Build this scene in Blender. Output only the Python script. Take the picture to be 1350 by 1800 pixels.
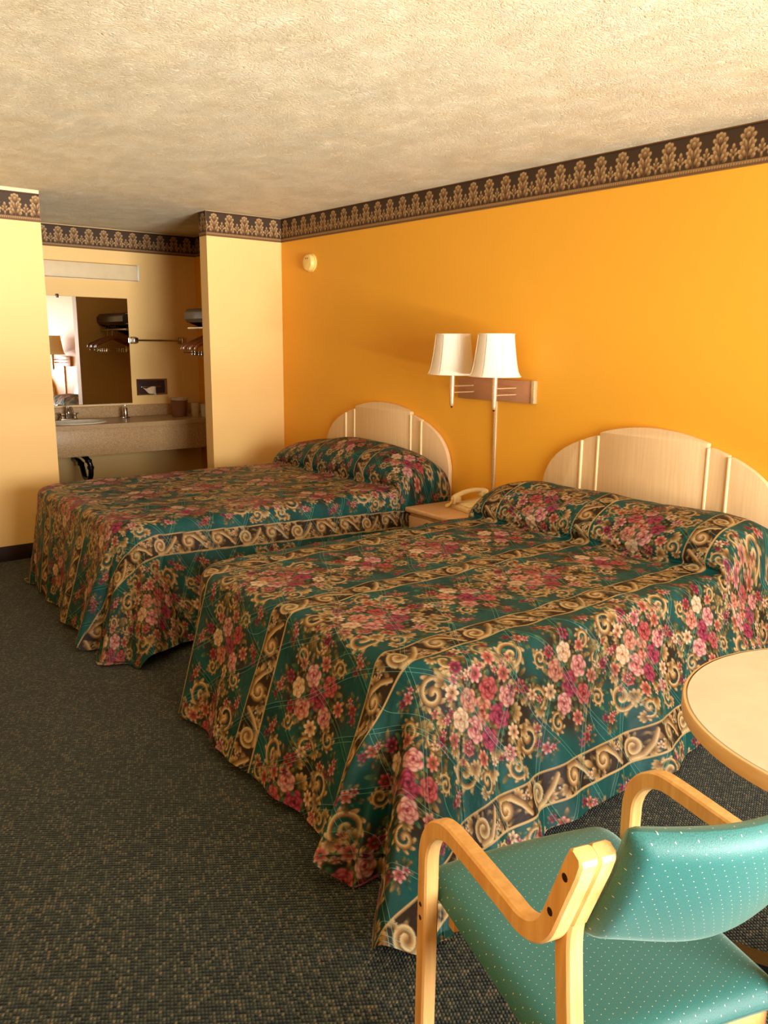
import bpy, bmesh, math, random
import numpy as np
from mathutils import Vector, Matrix

for o in list(bpy.data.objects):
    bpy.data.objects.remove(o)
scene = bpy.context.scene
COL = scene.collection

# ------------------------------------------------------------------ camera
CAM = np.array([-3.6508, -5.8055, 1.4841]); YAW, PITCH, ROLL, FPX = 0.6841, -0.2043, 0.0089, 1433.5
_f = np.array([math.sin(YAW)*math.cos(PITCH), math.cos(YAW)*math.cos(PITCH), math.sin(PITCH)])
_r = np.array([math.cos(YAW), -math.sin(YAW), 0.0]); _u = np.cross(_r, _f)
_r2 = _r*math.cos(ROLL)+_u*math.sin(ROLL); _u2 = -_r*math.sin(ROLL)+_u*math.cos(ROLL)
cd = bpy.data.cameras.new('camera'); cam = bpy.data.objects.new('camera', cd); COL.objects.link(cam)
cd.sensor_fit = 'VERTICAL'; cd.sensor_height = 36.0; cd.lens = FPX/1800.0*36.0; cd.clip_start = 0.05
cam.matrix_world = Matrix(((_r2[0], _u2[0], -_f[0], CAM[0]), (_r2[1], _u2[1], -_f[1], CAM[1]),
                           (_r2[2], _u2[2], -_f[2], CAM[2]), (0, 0, 0, 1)))
scene.camera = cam

# ------------------------------------------------------------------ light
world = bpy.data.worlds.new('world'); scene.world = world; world.use_nodes = True
wb = world.node_tree.nodes['Background']; wb.inputs[0].default_value = (1.0, 0.92, 0.78, 1); wb.inputs[1].default_value = 1.2
ROOM_Y0, ROOM_X0, H = -7.9, -4.25, 2.44
WIN = (-3.25, -0.45, 0.35, 2.20)           # window opening x0,x1,z0,z1 in the wall behind the camera
al = bpy.data.lights.new('window_daylight', 'AREA'); al.shape = 'RECTANGLE'
al.size = WIN[1]-WIN[0]-0.1; al.size_y = WIN[3]-WIN[2]-0.1; al.energy = 142.0; al.spread = math.radians(105); al.color = (1.0, 0.975, 0.92)
alo = bpy.data.objects.new('window_daylight', al); COL.objects.link(alo)
alo.location = ((WIN[0]+WIN[1])/2, ROOM_Y0-0.09, (WIN[2]+WIN[3])/2); alo.rotation_euler = (math.radians(90), 0, 0)
gl = bpy.data.lights.new('sunlit_pavement_glow', 'AREA'); gl.shape = 'RECTANGLE'; gl.size = 4.6; gl.size_y = 0.7; gl.energy = 720.0; gl.spread = math.radians(120); gl.color = (1.0, 0.96, 0.90)
glo = bpy.data.objects.new('sunlit_pavement_glow', gl); COL.objects.link(glo)          # daylight thrown up through the window by the pavement outside
glo.location = (-1.25, ROOM_Y0-3.4, -.1); glo.rotation_euler = (math.radians(104), 0, 0)
cy = scene.cycles; cy.max_bounces = 7; cy.diffuse_bounces = 5; cy.use_adaptive_sampling = True; cy.adaptive_threshold = 0.035; cy.glossy_bounces = 3; cy.transmission_bounces = 5; cy.caustics_reflective = False; cy.caustics_refractive = False
vs = scene.view_settings
vs.view_transform = 'Standard'; vs.look = 'None'; vs.gamma = 1.0; vs.use_curve_mapping = False; vs.exposure = 0.0

# ------------------------------------------------------------------ helpers
def lin(c):
    c = np.asarray(c, float)/255.0
    return np.where(c <= 0.04045, c/12.92, ((c+0.055)/1.055)**2.4)
def L4(r, g, b):
    v = lin((r, g, b)); return (float(v[0]), float(v[1]), float(v[2]), 1.0)

class NT:
    def __init__(self, name):
        self.m = bpy.data.materials.new(name); self.m.use_nodes = True
        self.t = self.m.node_tree; self.b = self.t.nodes['Principled BSDF']
    def n(self, typ, **kw):
        nd = self.t.nodes.new(typ)
        for k, v in kw.items():
            if k == 'inp':
                for i, val in v.items(): self.link(val, nd.inputs[i])
            else: setattr(nd, k, v)
        return nd
    def link(self, a, sock):
        if isinstance(a, bpy.types.NodeSocket): self.t.links.new(a, sock)
        elif isinstance(a, bpy.types.Node): self.t.links.new(a.outputs[0], sock)
        else: sock.default_value = a
    def math(self, op, a, b=None, c=None):
        nd = self.n('ShaderNodeMath', operation=op)
        for i, v in enumerate((a, b, c)):
            if v is not None: self.link(v, nd.inputs[i])
        return nd.outputs[0]
    def mix(self, f, a, b, blend='MIX'):
        nd = self.n('ShaderNodeMix', data_type='RGBA', blend_type=blend)
        self.link(f, nd.inputs[0]); self.link(a, nd.inputs[6]); self.link(b, nd.inputs[7]); return nd.outputs[2]
    def ramp(self, f, stops):
        nd = self.n('ShaderNodeValToRGB'); self.link(f, nd.inputs[0]); e = nd.color_ramp.elements
        while len(e) < len(stops): e.new(0.5)
        for el, (p, c) in zip(e, stops): el.position = p; el.color = c
        return nd.outputs[0]
    def noise(self, vec, scale, detail=3, rough=0.5, out=0):
        nd = self.n('ShaderNodeTexNoise'); self.link(vec, nd.inputs['Vector'])
        nd.inputs['Scale'].default_value = scale; nd.inputs['Detail'].default_value = detail; nd.inputs['Roughness'].default_value = rough
        return nd.outputs[out]
    def coord(self, out='Object', scale=None, rot=None):
        tc = self.n('ShaderNodeTexCoord').outputs[out]
        if scale is None and rot is None: return tc
        mp = self.n('ShaderNodeMapping'); self.link(tc, mp.inputs[0])
        if scale: mp.inputs['Scale'].default_value = scale
        if rot: mp.inputs['Rotation'].default_value = rot
        return mp.outputs[0]
    def bump(self, h, strength=0.3, dist=0.01, normal=None):
        nd = self.n('ShaderNodeBump'); self.link(h, nd.inputs['Height'])
        nd.inputs['Strength'].default_value = strength; nd.inputs['Distance'].default_value = dist
        if normal is not None: self.link(normal, nd.inputs['Normal'])
        self.t.links.new(nd.outputs[0], self.b.inputs['Normal']); return nd.outputs[0]
    def set(self, **kw):
        names = dict(color='Base Color', rough='Roughness', metal='Metallic', spec='Specular IOR Level', trans='Transmission Weight',
                     ior='IOR', sheen='Sheen Weight', sheenr='Sheen Roughness', alpha='Alpha', coat='Coat Weight', sss='Subsurface Weight')
        for k, v in kw.items(): self.link(v, self.b.inputs[names[k]])
        return self.m

def plain(name, rgb, rough=0.5, var=0.06, scale=30, bump=0.0, metal=0.0, spec=0.5):
    t = NT(name); c = t.coord(); f = t.noise(c, scale, 4)
    base = L4(*rgb); dk = tuple(x*(1-var*2) for x in base[:3])+(1,); lt = tuple(min(1, x*(1+var)) for x in base[:3])+(1,)
    t.set(color=t.ramp(f, [(0.3, dk), (0.7, lt)]), rough=rough, metal=metal, spec=spec)
    if bump: t.bump(f, bump, 0.004)
    return t.m

def link_mesh(name, verts, faces, mat, parent=None, smooth=False, loc=None, rotz=0.0, autosharp=None):
    me = bpy.data.meshes.new(name)
    me.from_pydata([tuple(map(float, v)) for v in verts], [], faces); me.update()
    o = bpy.data.objects.new(name, me); COL.objects.link(o)
    if mat: me.materials.append(mat)
    if smooth:
        me.shade_smooth()
        if autosharp: me.set_sharp_from_angle(angle=math.radians(autosharp))
    if parent: o.parent = parent
    if loc is not None: o.location = loc
    if rotz: o.rotation_euler = (0, 0, rotz)
    return o
def tag(o, label, cat, group=None, kind=None):
    if label: o['label'] = label
    if cat: o['category'] = cat
    if group: o['group'] = group
    if kind: o['kind'] = kind
    return o
def struct(o, label=None, cat=None):
    o['kind'] = 'structure'
    if label: o['label'] = label
    if cat: o['category'] = cat
    return o
def thing(name, label, cat, loc=(0, 0, 0), rotz=0.0, group=None):
    o = bpy.data.objects.new(name, None); COL.objects.link(o); o.location = loc; o.rotation_euler = (0, 0, rotz)
    o.empty_display_size = 0.1
    return tag(o, label, cat, group)

def bm_obj(name, bm, mat, parent=None, smooth=False, autosharp=35):
    me = bpy.data.meshes.new(name); bmesh.ops.recalc_face_normals(bm, faces=bm.faces); bm.to_mesh(me); bm.free()
    o = bpy.data.objects.new(name, me); COL.objects.link(o)
    if mat: me.materials.append(mat)
    if smooth:
        me.shade_smooth()
        if autosharp: me.set_sharp_from_angle(angle=math.radians(autosharp))
    if parent: o.parent = parent
    return o
def add_box(bm, lo, hi, M=None):
    vs = [bm.verts.new((x, y, z)) for x in (lo[0], hi[0]) for y in (lo[1], hi[1]) for z in (lo[2], hi[2])]
    for f in ((0, 1, 3, 2), (4, 6, 7, 5), (0, 4, 5, 1), (2, 3, 7, 6), (0, 2, 6, 4), (1, 5, 7, 3)): bm.faces.new([vs[i] for i in f])
    if M is not None: bmesh.ops.transform(bm, matrix=M, verts=vs)
    return vs
def box(name, lo, hi, mat, parent=None, bev=0.0, seg=2, M=None):
    bm = bmesh.new(); add_box(bm, lo, hi, M)
    if bev: bmesh.ops.bevel(bm, geom=bm.edges[:], offset=bev, segments=seg, affect='EDGES', profile=0.5)
    return bm_obj(name, bm, mat, parent, smooth=bool(bev), autosharp=40)
def lathe_bm(bm, prof, n=24, c=(0, 0, 0), cap=True, M=None, ry=1.0):
    rings = []; allv = []
    for r, z in prof:
        ring = [bm.verts.new((c[0]+r*math.cos(2*math.pi*k/n), c[1]+ry*r*math.sin(2*math.pi*k/n), c[2]+z)) for k in range(n)]
        rings.append(ring); allv += ring
    for a, b in zip(rings, rings[1:]):
        for k in range(n): bm.faces.new((a[k], a[(k+1) % n], b[(k+1) % n], b[k]))
    if cap: bm.faces.new(rings[0][::-1]); bm.faces.new(rings[-1])
    if M is not None: bmesh.ops.transform(bm, matrix=M, verts=allv)
def lathe(name, prof, mat, parent=None, n=24, c=(0, 0, 0), cap=True, M=None, ry=1.0, sharp=40):
    bm = bmesh.new(); lathe_bm(bm, prof, n, c, cap, M, ry); return bm_obj(name, bm, mat, parent, True, sharp)
def frames(path):
    P = [Vector(q) for q in path]; T = []
    for i in range(len(P)):
        T.append((P[min(i+1, len(P)-1)]-P[max(i-1, 0)]).normalized())
    up = Vector((0, 0, 1)) if abs(T[0].z) < 0.9 else Vector((1, 0, 0))
    N = [(up-T[0]*up.dot(T[0])).normalized()]
    for i in range(1, len(P)):
        v = N[-1]-T[i]*N[-1].dot(T[i]); N.append(v.normalized())
    return P, T, N
def tube_bm(bm, path, r, n=10, cap=True):
    P, T, N = frames(path); rings = []
    for i, (p, t, nn) in enumerate(zip(P, T, N)):
        b = t.cross(nn); rr = r[i] if isinstance(r, (list, tuple)) else r
        rings.append([bm.verts.new(p+(nn*math.cos(2*math.pi*k/n)+b*math.sin(2*math.pi*k/n))*rr) for k in range(n)])
    for a, b in zip(rings, rings[1:]):
        for k in range(n): bm.faces.new((a[k], a[(k+1) % n], b[(k+1) % n], b[k]))
    if cap: bm.faces.new(rings[0][::-1]); bm.faces.new(rings[-1])
def tube(name, path, r, mat, parent=None, n=10):
    bm = bmesh.new(); tube_bm(bm, path, r, n); return bm_obj(name, bm, mat, parent, True, 50)
def catmull(pts, per=8):
    P = [np.array(q, float) for q in pts]; P = [2*P[0]-P[1]]+P+[2*P[-1]-P[-2]]; out = []
    for i in range(1, len(P)-2):
        for k in range(per):
            t = k/per; a, b, c, d = P[i-1], P[i], P[i+1], P[i+2]
            out.append(0.5*((2*b)+(-a+c)*t+(2*a-5*b+4*c-d)*t*t+(-a+3*b-3*c+d)*t**3))
    out.append(P[-2]); return out
def prism(name, outline, x0, x1, mat, parent=None, bev=0.0, axis='x', seg=2):
    """outline in (a,b); extruded along x: (x,a,b); along y: (a,y,b); along z: (a,b,z)"""
    bm = bmesh.new()
    def mk(h, a, b): return {'x': (h, a, b), 'y': (a, h, b), 'z': (a, b, h)}[axis]
    A = [bm.verts.new(mk(x0, a, b)) for a, b in outline]; B = [bm.verts.new(mk(x1, a, b)) for a, b in outline]
    n = len(outline); bm.faces.new(A[::-1]); bm.faces.new(B)
    for k in range(n): bm.faces.new((A[k], A[(k+1) % n], B[(k+1) % n], B[k]))
    bmesh.ops.recalc_face_normals(bm, faces=bm.faces)
    if bev:
        ed = [e for e in bm.edges if len(e.link_faces) == 2 and e.calc_face_angle(0) > 0.7]
        bmesh.ops.bevel(bm, geom=ed, offset=bev, segments=seg, affect='EDGES', profile=0.5)
    return bm_obj(name, bm, mat, parent, True, 30)

# ------------------------------------------------------------------ painting (numpy) for printed cloth and wallpaper
class Canvas:
    def __init__(s, w, h, res, bg):
        s.res = res; s.nx = int(round(w/res)); s.ny = int(round(h/res)); s.w = w; s.h = h
        s.a = np.zeros((s.ny, s.nx, 3)); s.a[:] = bg
    def win(s, cx, cy, rad):
        k = int(rad/s.res)+2; ix = int(cx/s.res); iy = int(cy/s.res)
        X = np.arange(ix-k, ix+k+1); Y = np.arange(iy-k, iy+k+1)
        gx, gy = np.meshgrid((X+0.5)*s.res-cx, (Y+0.5)*s.res-cy)
        return np.ix_(Y % s.ny, X % s.nx), gx, gy
    def put(s, idx, col, al):
        al = np.clip(al, 0, 1)[..., None]; s.a[idx] = s.a[idx]*(1-al)+col*al
    def ellipse(s, cx, cy, rx, ry, ang, dark, mid, light, hl=(0.0, 1.0), edge=0.8, amt=1.0):
        """petal: long axis ry points along ang; light towards the tip"""
        idx, gx, gy = s.win(cx, cy, max(rx, ry)*1.15)
        ca, sa = math.cos(ang), math.sin(ang); lx = -gx*sa+gy*ca; ly = gx*ca+gy*sa
        d = np.hypot(lx/rx, ly/ry); t = np.clip(0.5+0.5*(ly/ry*hl[1]+lx/rx*hl[0]), 0, 1)[..., None]
        c = np.where(t < 0.5, dark+(mid-dark)*t*2, mid+(light-mid)*(t*2-1))
        e = np.clip((d-edge)/(1-edge), 0, 1)[..., None]; c = c*(1-e*0.75)+dark*e*0.75
        s.put(idx, c, (1-d)*min(rx, ry)/s.res+0.5 if amt == 1 else ((1-d)*2).clip(0, 1)*amt)
    def stroke(s, pts, w0, w1, dark, mid, light):
        P = np.array(pts); c = P.mean(0); rad = np.abs(P-c).max()+max(w0, w1)*1.5
        idx, gx, gy = s.win(c[0], c[1], rad); best = np.full(gx.shape, 9.0); side = np.zeros(gx.shape)
        n = len(P)-1
        for i in range(n):
            a = P[i]-c; b = P[i+1]-c; d = b-a; l2 = d@d+1e-12
            t = np.clip(((gx-a[0])*d[0]+(gy-a[1])*d[1])/l2, 0, 1)
            ex = gx-a[0]-t*d[0]; ey = gy-a[1]-t*d[1]; w = w0+(w1-w0)*((i+t)/n)
            q = np.hypot(ex, ey)/w; sg = (d[0]*ey-d[1]*ex)/math.sqrt(l2)/w
            m = q < best; best[m] = q[m]; side[m] = sg[m]
        t = np.clip(0.5+0.55*side, 0, 1)[..., None]
        col = np.where(t < 0.5, dark+(mid-dark)*t*2, mid+(light-mid)*(t*2-1))
        e = np.clip((best-0.78)/0.22, 0, 1)[..., None]; col = col*(1-e*0.8)+dark*0.6*e*0.8
        s.put(idx, col, (1-best)*w0/s.res*0.9+0.5)
    def sample(s, u, v):
        x = (u/s.res-0.5) % s.nx; y = (v/s.res-0.5) % s.ny
        x0 = np.floor(x).astype(int) % s.nx; y0 = np.floor(y).astype(int) % s.ny; fx = (x-np.floor(x))[:, None]; fy = (y-np.floor(y))[:, None]
        x1 = (x0+1) % s.nx; y1 = (y0+1) % s.ny; a = s.a
        return (a[y0, x0]*(1-fx)+a[y0, x1]*fx)*(1-fy)+(a[y1, x0]*(1-fx)+a[y1, x1]*fx)*fy
def spiral(cx, cy, r, a0, turns, sgn=1, shrink=0.15, n=22):
    return [(cx+r*(1-(1-shrink)*k/n)*math.cos(a0+sgn*turns*2*math.pi*k/n), cy+r*(1-(1-shrink)*k/n)*math.sin(a0+sgn*turns*2*math.pi*k/n)) for k in range(n+1)]
# ------------------------------------------------------------------ printed patterns
TILE_U, TILE_V = 0.80, 0.585
def paint_floral():
    rnd = random.Random(7); C = lambda *a: lin(a)
    cv = Canvas(TILE_U, TILE_V, 0.0016, C(10, 78, 75))
    # uneven dye of the teal ground
    yy, xx = np.mgrid[0:cv.ny, 0:cv.nx]
    cv.a *= (1+0.18*np.sin(xx*2*math.pi*3/cv.nx+1.3*np.sin(yy*2*math.pi*2/cv.ny)))[..., None]
    BR = C(44, 29, 18); GD = C(92, 62, 32); GM = C(176, 134, 82); GL = C(240, 212, 158)
    pal = {'coral': (C(96, 32, 30), C(188, 92, 78), C(242, 192, 162)), 'pink': (C(112, 30, 50), C(200, 100, 108), C(250, 214, 196)),
           'wine': (C(52, 6, 30), C(132, 22, 62), C(206, 92, 120)), 'cream': (C(140, 80, 52), C(226, 180, 140), C(252, 234, 204)),
           'red': (C(72, 12, 24), C(150, 38, 52), C(222, 122, 116))}
    LF = [(C(24, 32, 20), C(64, 70, 40), C(134, 128, 76)), (C(40, 32, 18), C(98, 80, 46), C(178, 146, 92)), (C(16, 44, 36), C(38, 84, 64), C(96, 134, 96))]
    def rose(x, y, R, k):
        d, m, l = pal[k]; a0 = rnd.random()*6.28
        for i in range(7):                                   # leaves round it
            a = a0+i*0.9+rnd.random()*0.4; q = LF[i % 3]
            cv.ellipse(x+math.cos(a)*R*1.12, y+math.sin(a)*R*1.12, R*0.2, R*0.46, a, *q)
        for ring, (n, rr, pr, sc) in enumerate(((6, 0.62, 0.44, 1.0), (5, 0.36, 0.36, 0.9), (3, 0.14, 0.24, 0.8))):
            for i in range(n):
                a = a0+i*2*math.pi/n+ring*0.5; w = 0.75+0.5*rnd.random(); ll = m+(l-m)*min(1, w)
                cv.ellipse(x+math.cos(a)*R*rr, y+math.sin(a)*R*rr, R*pr*1.05, R*pr, a, d, m*w if w < 1 else m, ll, hl=(rnd.uniform(-.4, .4), 1.0), edge=0.74)
        cv.ellipse(x, y, R*0.13, R*0.16, a0, d, d, m)
    def daisy(x, y, R, k, n=7):
        d, m, l = pal[k]; a0 = rnd.random()*6.28
        for i in range(3):
            a = a0+i*2.1; cv.ellipse(x+math.cos(a)*R*1.2, y+math.sin(a)*R*1.2, R*0.2, R*0.5, a, *LF[(i+1) % 3])
        for i in range(n):
            a = a0+i*2*math.pi/n; cv.ellipse(x+math.cos(a)*R*0.55, y+math.sin(a)*R*0.55, R*0.27, R*0.46, a, d, m, l)
        cv.ellipse(x, y, R*0.2, R*0.2, 0, BR, GD, GM)
    def leaf(x, y, R, a, k): cv.ellipse(x, y, R*0.34, R, a, *LF[k])
    def gold(pts, w0, w1): cv.stroke(pts, w0, w1, GD, GM, GL)
    def globe(x, y, w, h, a): cv.ellipse(x, y, w, h, a, GD, GM*rnd.uniform(.75, 1.15), GL*rnd.uniform(.7, 1.0), edge=.8)
    def acanthus(x, y, R, a, n=5):
        for i in sorted(range(n), key=lambda i: -abs(i-(n-1)/2)):
            b = a+(i-(n-1)/2)*.52; l = R*(.62-.06*abs(i-(n-1)/2)); globe(x+l*.8*math.cos(b), y+l*.8*math.sin(b), R*.17, l*.62, b)
    def scroll(x, y, R, a, s):
        for i in range(7):                                    # leafy fringe outside the curl
            b = a+s*(i*.75+.2); rr = R*(1.08-.05*i); globe(x+rr*math.cos(b), y+rr*math.sin(b), R*.15, R*.36, b+s*.9)
        gold(spiral(x, y, R, a, 1.25, s), R*.15, R*.24)
        acanthus(x+R*math.cos(a), y+R*math.sin(a), R*.95, a-s*1.2)
    mid = TILE_V/2
    for (px, py, rx, ry) in ((0.40, mid, 0.18, 0.27), (0.28, mid+.05, 0.15, 0.17), (0.53, mid-.06, 0.15, 0.17), (0.0, mid, 0.15, 0.15), (0.02, mid+.09, .11, .11), (0, mid-.1, .1, .12)):
        cv.ellipse(px, py, rx, ry, 0, BR, BR, BR, amt=0.92)
    for i in range(110):
        a = rnd.random()*6.28; r = .27*rnd.random()**.6; leaf(.40+r*math.cos(a)*1.05, mid+.85*r*math.sin(a), rnd.uniform(.014, .028), a+rnd.uniform(-1.2, 1.2), rnd.choice((0, 1, 1, 2)))
    for (dx, dy, R, a, s) in ((-.165, .125, .050, .4, 1), (.165, .125, .050, 2.7, -1), (-.165, -.125, .050, -.4, -1), (.165, -.125, .050, -2.7, 1),
                              (-.075, .185, .036, 2.2, -1), (.075, .185, .036, .9, 1), (-.075, -.185, .036, -2.2, 1), (.075, -.185, .036, -.9, -1),
                              (-.235, .02, .040, 1.8, 1), (.235, -.02, .040, -1.3, 1)):
        scroll(.40+dx, mid+dy, R, a, s)
    for i in range(22):
        a = i*2*math.pi/22; q = .125+.05*(i % 2); acanthus(.40+q*math.cos(a), mid+q*.95*math.sin(a), .040+.012*rnd.random(), a+rnd.uniform(-.7, .7))
    kinds = ['coral', 'wine', 'pink', 'red', 'cream', 'coral', 'pink']
    for (dx, dy, R, k) in ((0, 0, .042, 'coral'), (-.062, .03, .038, 'wine'), (.058, .04, .040, 'pink'), (-.042, -.058, .036, 'red'), (.05, -.046, .036, 'coral'),
                           (.0, .082, .034, 'wine'), (.108, -.008, .034, 'cream'), (-.112, -.018, .034, 'pink'), (.0, -.112, .030, 'pink'), (-.10, .088, .026, 'cream'),
                           (.115, .075, .026, 'red'), (.105, -.092, .028, 'cream'), (-.115, -.085, .028, 'coral'), (.165, .03, .026, 'coral'), (-.175, -.03, .024, 'red'),
                           (.06, .125, .028, 'coral'), (-.06, .14, .026, 'pink'), (.06, -.15, .024, 'wine'), (-.07, -.145, .026, 'coral')):
        (rose if R > .033 else daisy)(.40+dx, mid+dy, R, k)
    for i in range(26):
        a = rnd.random()*6.28; r = rnd.uniform(.12, .25); daisy(.40+r*math.cos(a), mid+.85*r*math.sin(a), rnd.uniform(.010, .018), rnd.choice(kinds), 5)
    for i in range(60):
        a = rnd.random()*6.28; r = .19*rnd.random()**.6; leaf(r*math.cos(a), mid+r*math.sin(a), rnd.uniform(.016, .030), a+rnd.uniform(-.8, .8), i % 3)
    for (dx, dy, R, a, s) in ((-.10, -.11, .034, 1, 1), (.10, .12, .034, 4, 1), (.115, -.09, .028, 2, -1), (-.115, .095, .028, 5, -1)): scroll(dx, mid+dy, R, a, s)
    for (dx, dy, R, k) in ((.0, .02, .042, 'wine'), (-.058, -.026, .037, 'pink'), (.054, -.038, .037, 'coral'), (.048, .072, .034, 'pink'), (-.052, .066, .034, 'red'),
                           (0, -.085, .034, 'cream'), (.10, .02, .028, 'cream'), (-.11, .02, .026, 'coral'), (.0, .13, .026, 'coral'), (-.02, -.145, .024, 'wine'), (.07, -.10, .024, 'red'), (-.08, -.09, .022, 'coral')):
        (rose if R > .033 else daisy)(dx, mid+dy, R, k)
    for (px, py, k) in ((.17, .115, 'coral'), (.64, .115, 'pink'), (.17, .47, 'pink'), (.64, .47, 'coral'), (.18, .30, 'cream'), (.62, .29, 'wine'), (.03, .10, 'coral'), (.40, .075, 'cream'), (.78, .49, 'red')):
        for i in range(11):
            a = i*.6+rnd.random(); q = rnd.uniform(.02, .045); leaf(px+q*math.cos(a), py+q*math.sin(a), rnd.uniform(.010, .020), a, i % 3)
        daisy(px, py, .020, k, 6); daisy(px+rnd.uniform(.024, .032), py+rnd.uniform(-.025, .025), .015, 'wine' if k != 'wine' else 'cream', 5); daisy(px-rnd.uniform(.02, .03), py+rnd.uniform(-.025, .025), .012, 'pink', 5)
    # scroll band along the bed
    bw = 0.050; band = np.abs(((np.arange(cv.ny)+.5)*cv.res+TILE_V/2) % TILE_V-TILE_V/2)
    m = band < bw; cv.a[m] = C(46, 31, 20)
    for k in range(5):
        x = .08+.16*k; s = 1 if k % 2 else -1
        for i in range(8): leaf(x+rnd.uniform(-.08, .08), rnd.uniform(-.036, .036), .016, rnd.random()*6.28, 1)
        acanthus(x+.045, -s*.022, .040, -s*.4); acanthus(x-.045, s*.026, .034, math.pi-s*.5)
        gold([(x-.085, -s*.030), (x-.06, s*.004), (x-.025, s*.034), (x+.02, s*.036)], .009, .013)
        gold(spiral(x+.004, s*.004, .033, .6*s, 1.3, -s), .009, .013)
        acanthus(x+.022, -s*.034, .024, -s*2.4); globe(x+.078, s*.012, .012, .022, s*.6); daisy(x+.082, -s*.02, .013, 'cream', 5)
    m2 = band > bw
    for e, w in ((bw, .0035), (-bw, .0026)):
        d = np.abs(((np.arange(cv.ny)+.5)*cv.res-e+TILE_V/2) % TILE_V-TILE_V/2); cv.a[d < w] = C(206, 170, 112)
    cv.a = cv.a*.62
    return cv

BORDER_P, BORDER_H = 0.1295, 0.178
def paint_border():
    C = lambda *a: lin(a); cv = Canvas(BORDER_P, BORDER_H*1.2, 0.001, C(74, 52, 33))
    D, M, Lt = C(84, 54, 32), C(160, 116, 72), C(224, 184, 128)
    def lobe(x, y, w, h, a): cv.ellipse(x, y, w, h, a, D, M, Lt, edge=.82)
    def acan(cx, z0, Hh, W):
        # lobes from the top down so the lower ones overlap
        for (dz, dx, aa, w, h) in ((.94, 0, 90, .14, .15), (.90, .13, 62, .11, .16), (.90, -.13, 118, .11, .16), (.76, .25, 38, .11, .17), (.76, -.25, 142, .11, .17), (.78, 0, 90, .1, .16),
                                   (.60, .17, 55, .09, .16), (.60, -.17, 125, .09, .16), (.52, .26, 30, .10, .17), (.52, -.26, 150, .10, .17), (.48, .08, 80, .06, .22), (.48, -.08, 100, .06, .22),
                                   (.36, .22, 58, .10, .17), (.36, -.22, 122, .10, .17), (.26, .33, 28, .11, .17), (.26, -.33, 152, .11, .17), (.20, .14, 70, .08, .17), (.20, -.14, 110, .08, .17),
                                   (.10, .30, 48, .1, .14), (.10, -.30, 132, .1, .14)):
            lobe(cx+dx*W*1.16, z0+dz*Hh, w*Hh*.76, h*Hh*.80, math.radians(aa))
        cv.stroke([(cx, z0), (cx, z0+.45*Hh), (cx, z0+.8*Hh)], .0035, .0015, D, D*1.5, M)
    acan(BORDER_P*.5, .030, .128, .078)
    for (dz, dx, aa, w, h) in ((.9, 0, 90, .008, .016), (.62, .007, 60, .006, .014), (.62, -.007, 120, .006, .014), (.38, .010, 50, .006, .013), (.38, -.010, 130, .006, .013), (.12, 0, 90, .006, .014)):
        lobe(dx, .032+dz*.066, w, h, math.radians(aa))
    zc = (np.arange(cv.ny)+.5)*cv.res
    cv.a[(zc < .026)] = C(112, 74, 42); cv.a[(zc < .006)] = C(150, 108, 66); cv.a[(zc > .022) & (zc < .026)] = C(168, 122, 72)
    for k in range(10):
        x = (k+.5)*BORDER_P/10; cv.ellipse(x, .014, .0055, .009, math.radians(70), D, M, Lt)
    cv.a = cv.a*np.array([.74, .78, .80])
    cv.a[zc > BORDER_H-.006] = C(96, 66, 40); cv.a[(zc > BORDER_H-.010) & (zc < BORDER_H-.006)] = C(40, 27, 17)
    return cv

def set_colors(me, cols):
    a = me.color_attributes.new('print', 'FLOAT_COLOR', 'POINT')
    c4 = np.ones((len(me.vertices), 4), np.float32); c4[:, :3] = cols; a.data.foreach_set('color', c4.ravel())
def grid_mesh(name, V, nu, nv, mat, keep=None, uv=None):
    """V: (nu*nv,3) array, row-major in u"""
    i = np.arange(nu-1)[:, None]*nv+np.arange(nv-1)[None, :]
    F = np.stack([i, i+nv, i+nv+1, i+1], -1).reshape(-1, 4)
    if keep is not None: F = F[keep(F)]
    me = bpy.data.meshes.new(name); me.vertices.add(len(V)); me.vertices.foreach_set('co', V.astype(np.float32).ravel())
    me.loops.add(F.size); me.loops.foreach_set('vertex_index', F.astype(np.int32).ravel())
    me.polygons.add(len(F)); me.polygons.foreach_set('loop_start', (np.arange(len(F))*4).astype(np.int32))
    me.update(calc_edges=True)
    if uv is not None:
        l = me.uv_layers.new(name='cloth'); l.data.foreach_set('uv', uv[F.ravel()].astype(np.float32).ravel())
    me.materials.append(mat); me.shade_smooth()
    o = bpy.data.objects.new(name, me); COL.objects.link(o); return o

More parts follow.
